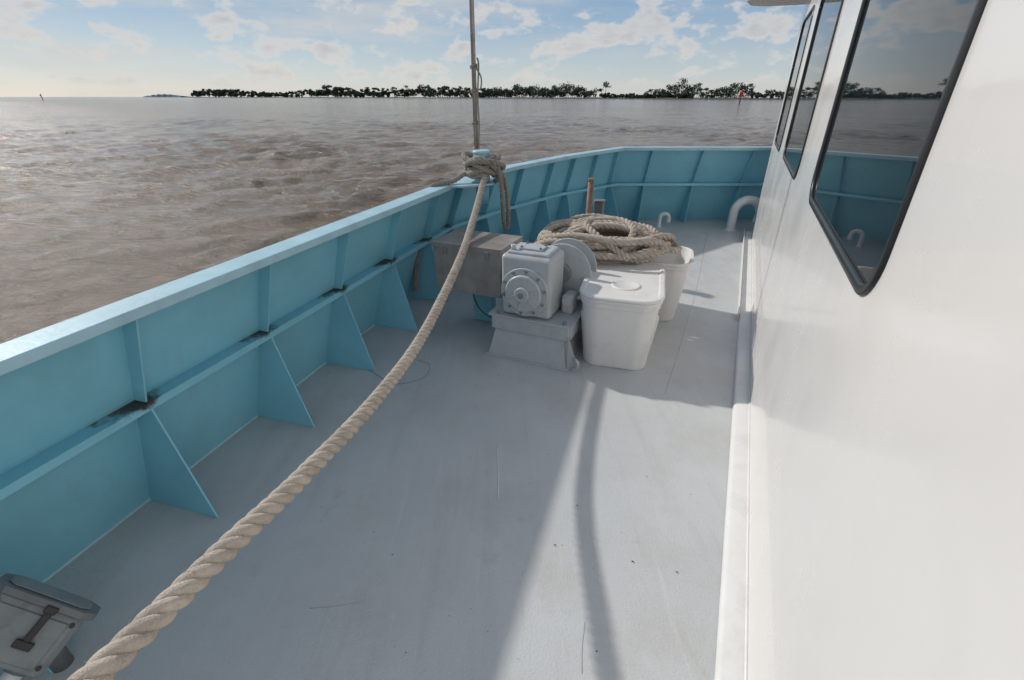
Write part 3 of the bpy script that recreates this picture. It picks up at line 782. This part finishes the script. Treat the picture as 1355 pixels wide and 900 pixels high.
def cloudlayer(scale,zs,lo,hi,off,det=9,rough=.58):
    mp=N.new('ShaderNodeMapping'); mp.inputs['Scale'].default_value=(scale,scale,scale*zs); mp.inputs['Location'].default_value=off
    L.new(tc.outputs['Generated'],mp.inputs['Vector'])
    n=N.new('ShaderNodeTexNoise'); n.inputs['Scale'].default_value=1; n.inputs['Detail'].default_value=det; n.inputs['Roughness'].default_value=rough
    L.new(mp.outputs['Vector'],n.inputs['Vector'])
    r=N.new('ShaderNodeMapRange'); r.interpolation_type='SMOOTHSTEP'; r.inputs['From Min'].default_value=lo; r.inputs['From Max'].default_value=hi
    L.new(n.outputs['Fac'],r.inputs['Value']); return r.outputs['Result'],n.outputs['Fac']
cum,cumf=cloudlayer(15,2.0,.485,.60,(2.3,.9,4.1),rough=.55)
wisp,_=cloudlayer(3.2,6.0,.40,.72,(7.3,2.2,.1),det=10,rough=.62)
def band(z0,z1,z2,z3):
    a=N.new('ShaderNodeMapRange'); a.inputs['From Min'].default_value=z0; a.inputs['From Max'].default_value=z1; L.new(sx.outputs['Z'],a.inputs['Value'])
    c=N.new('ShaderNodeMapRange'); c.inputs['From Min'].default_value=z3; c.inputs['From Max'].default_value=z2; L.new(sx.outputs['Z'],c.inputs['Value'])
    m=N.new('ShaderNodeMath'); m.operation='MULTIPLY'; L.new(a.outputs['Result'],m.inputs[0]); L.new(c.outputs['Result'],m.inputs[1]); return m.outputs['Value']
def mul(a,b_):
    m=N.new('ShaderNodeMath'); m.operation='MULTIPLY'; L.new(a,m.inputs[0])
    if isinstance(b_,float): m.inputs[1].default_value=b_
    else: L.new(b_,m.inputs[1])
    return m.outputs['Value']
lf=N.new('ShaderNodeMapRange'); lf.inputs['From Min'].default_value=.5; lf.inputs['From Max'].default_value=-.6; lf.inputs['To Min'].default_value=.30; lf.inputs['To Max'].default_value=.9
L.new(sx.outputs['X'],lf.inputs['Value'])
f1=mul(mul(cum,band(.012,.03,.35,.7)),.72); f2=mul(wisp,lf.outputs['Result'])
m1=N.new('ShaderNodeMix'); m1.data_type='RGBA'; L.new(f2,m1.inputs['Factor']); L.new(m0.outputs['Result'],m1.inputs['A']); m1.inputs['B'].default_value=(6.2,6.1,5.9,1)
# cloud tone: thin rims brighter, dense cores slightly greyer
ct=N.new('ShaderNodeMapRange'); ct.inputs['From Min'].default_value=.50; ct.inputs['From Max'].default_value=.72; L.new(cumf,ct.inputs['Value'])
cc_=N.new('ShaderNodeMix'); cc_.data_type='RGBA'; cc_.inputs['A'].default_value=(7.6,7.2,6.7,1); cc_.inputs['B'].default_value=(5.2,5.1,5.1,1); L.new(ct.outputs['Result'],cc_.inputs['Factor'])
m2=N.new('ShaderNodeMix'); m2.data_type='RGBA'; L.new(f1,m2.inputs['Factor']); L.new(m1.outputs['Result'],m2.inputs['A']); L.new(cc_.outputs['Result'],m2.inputs['B'])
L.new(m2.outputs['Result'],bg.inputs['Color'])

# ---------------------------------------------------------------- camera
cd=bpy.data.cameras.new('camera'); cd.sensor_width=36; cd.lens=16.5; cd.clip_end=30000; cd.clip_start=.05
cam=bpy.data.objects.new('camera',cd); COL.objects.link(cam); cam.location=(0,0,1.75); cam.rotation_euler=(math.radians(90-27.4),0,0)
scene.camera=cam
scene.view_settings.view_transform='Standard'; scene.view_settings.look='None'; scene.view_settings.exposure=0
print('done')
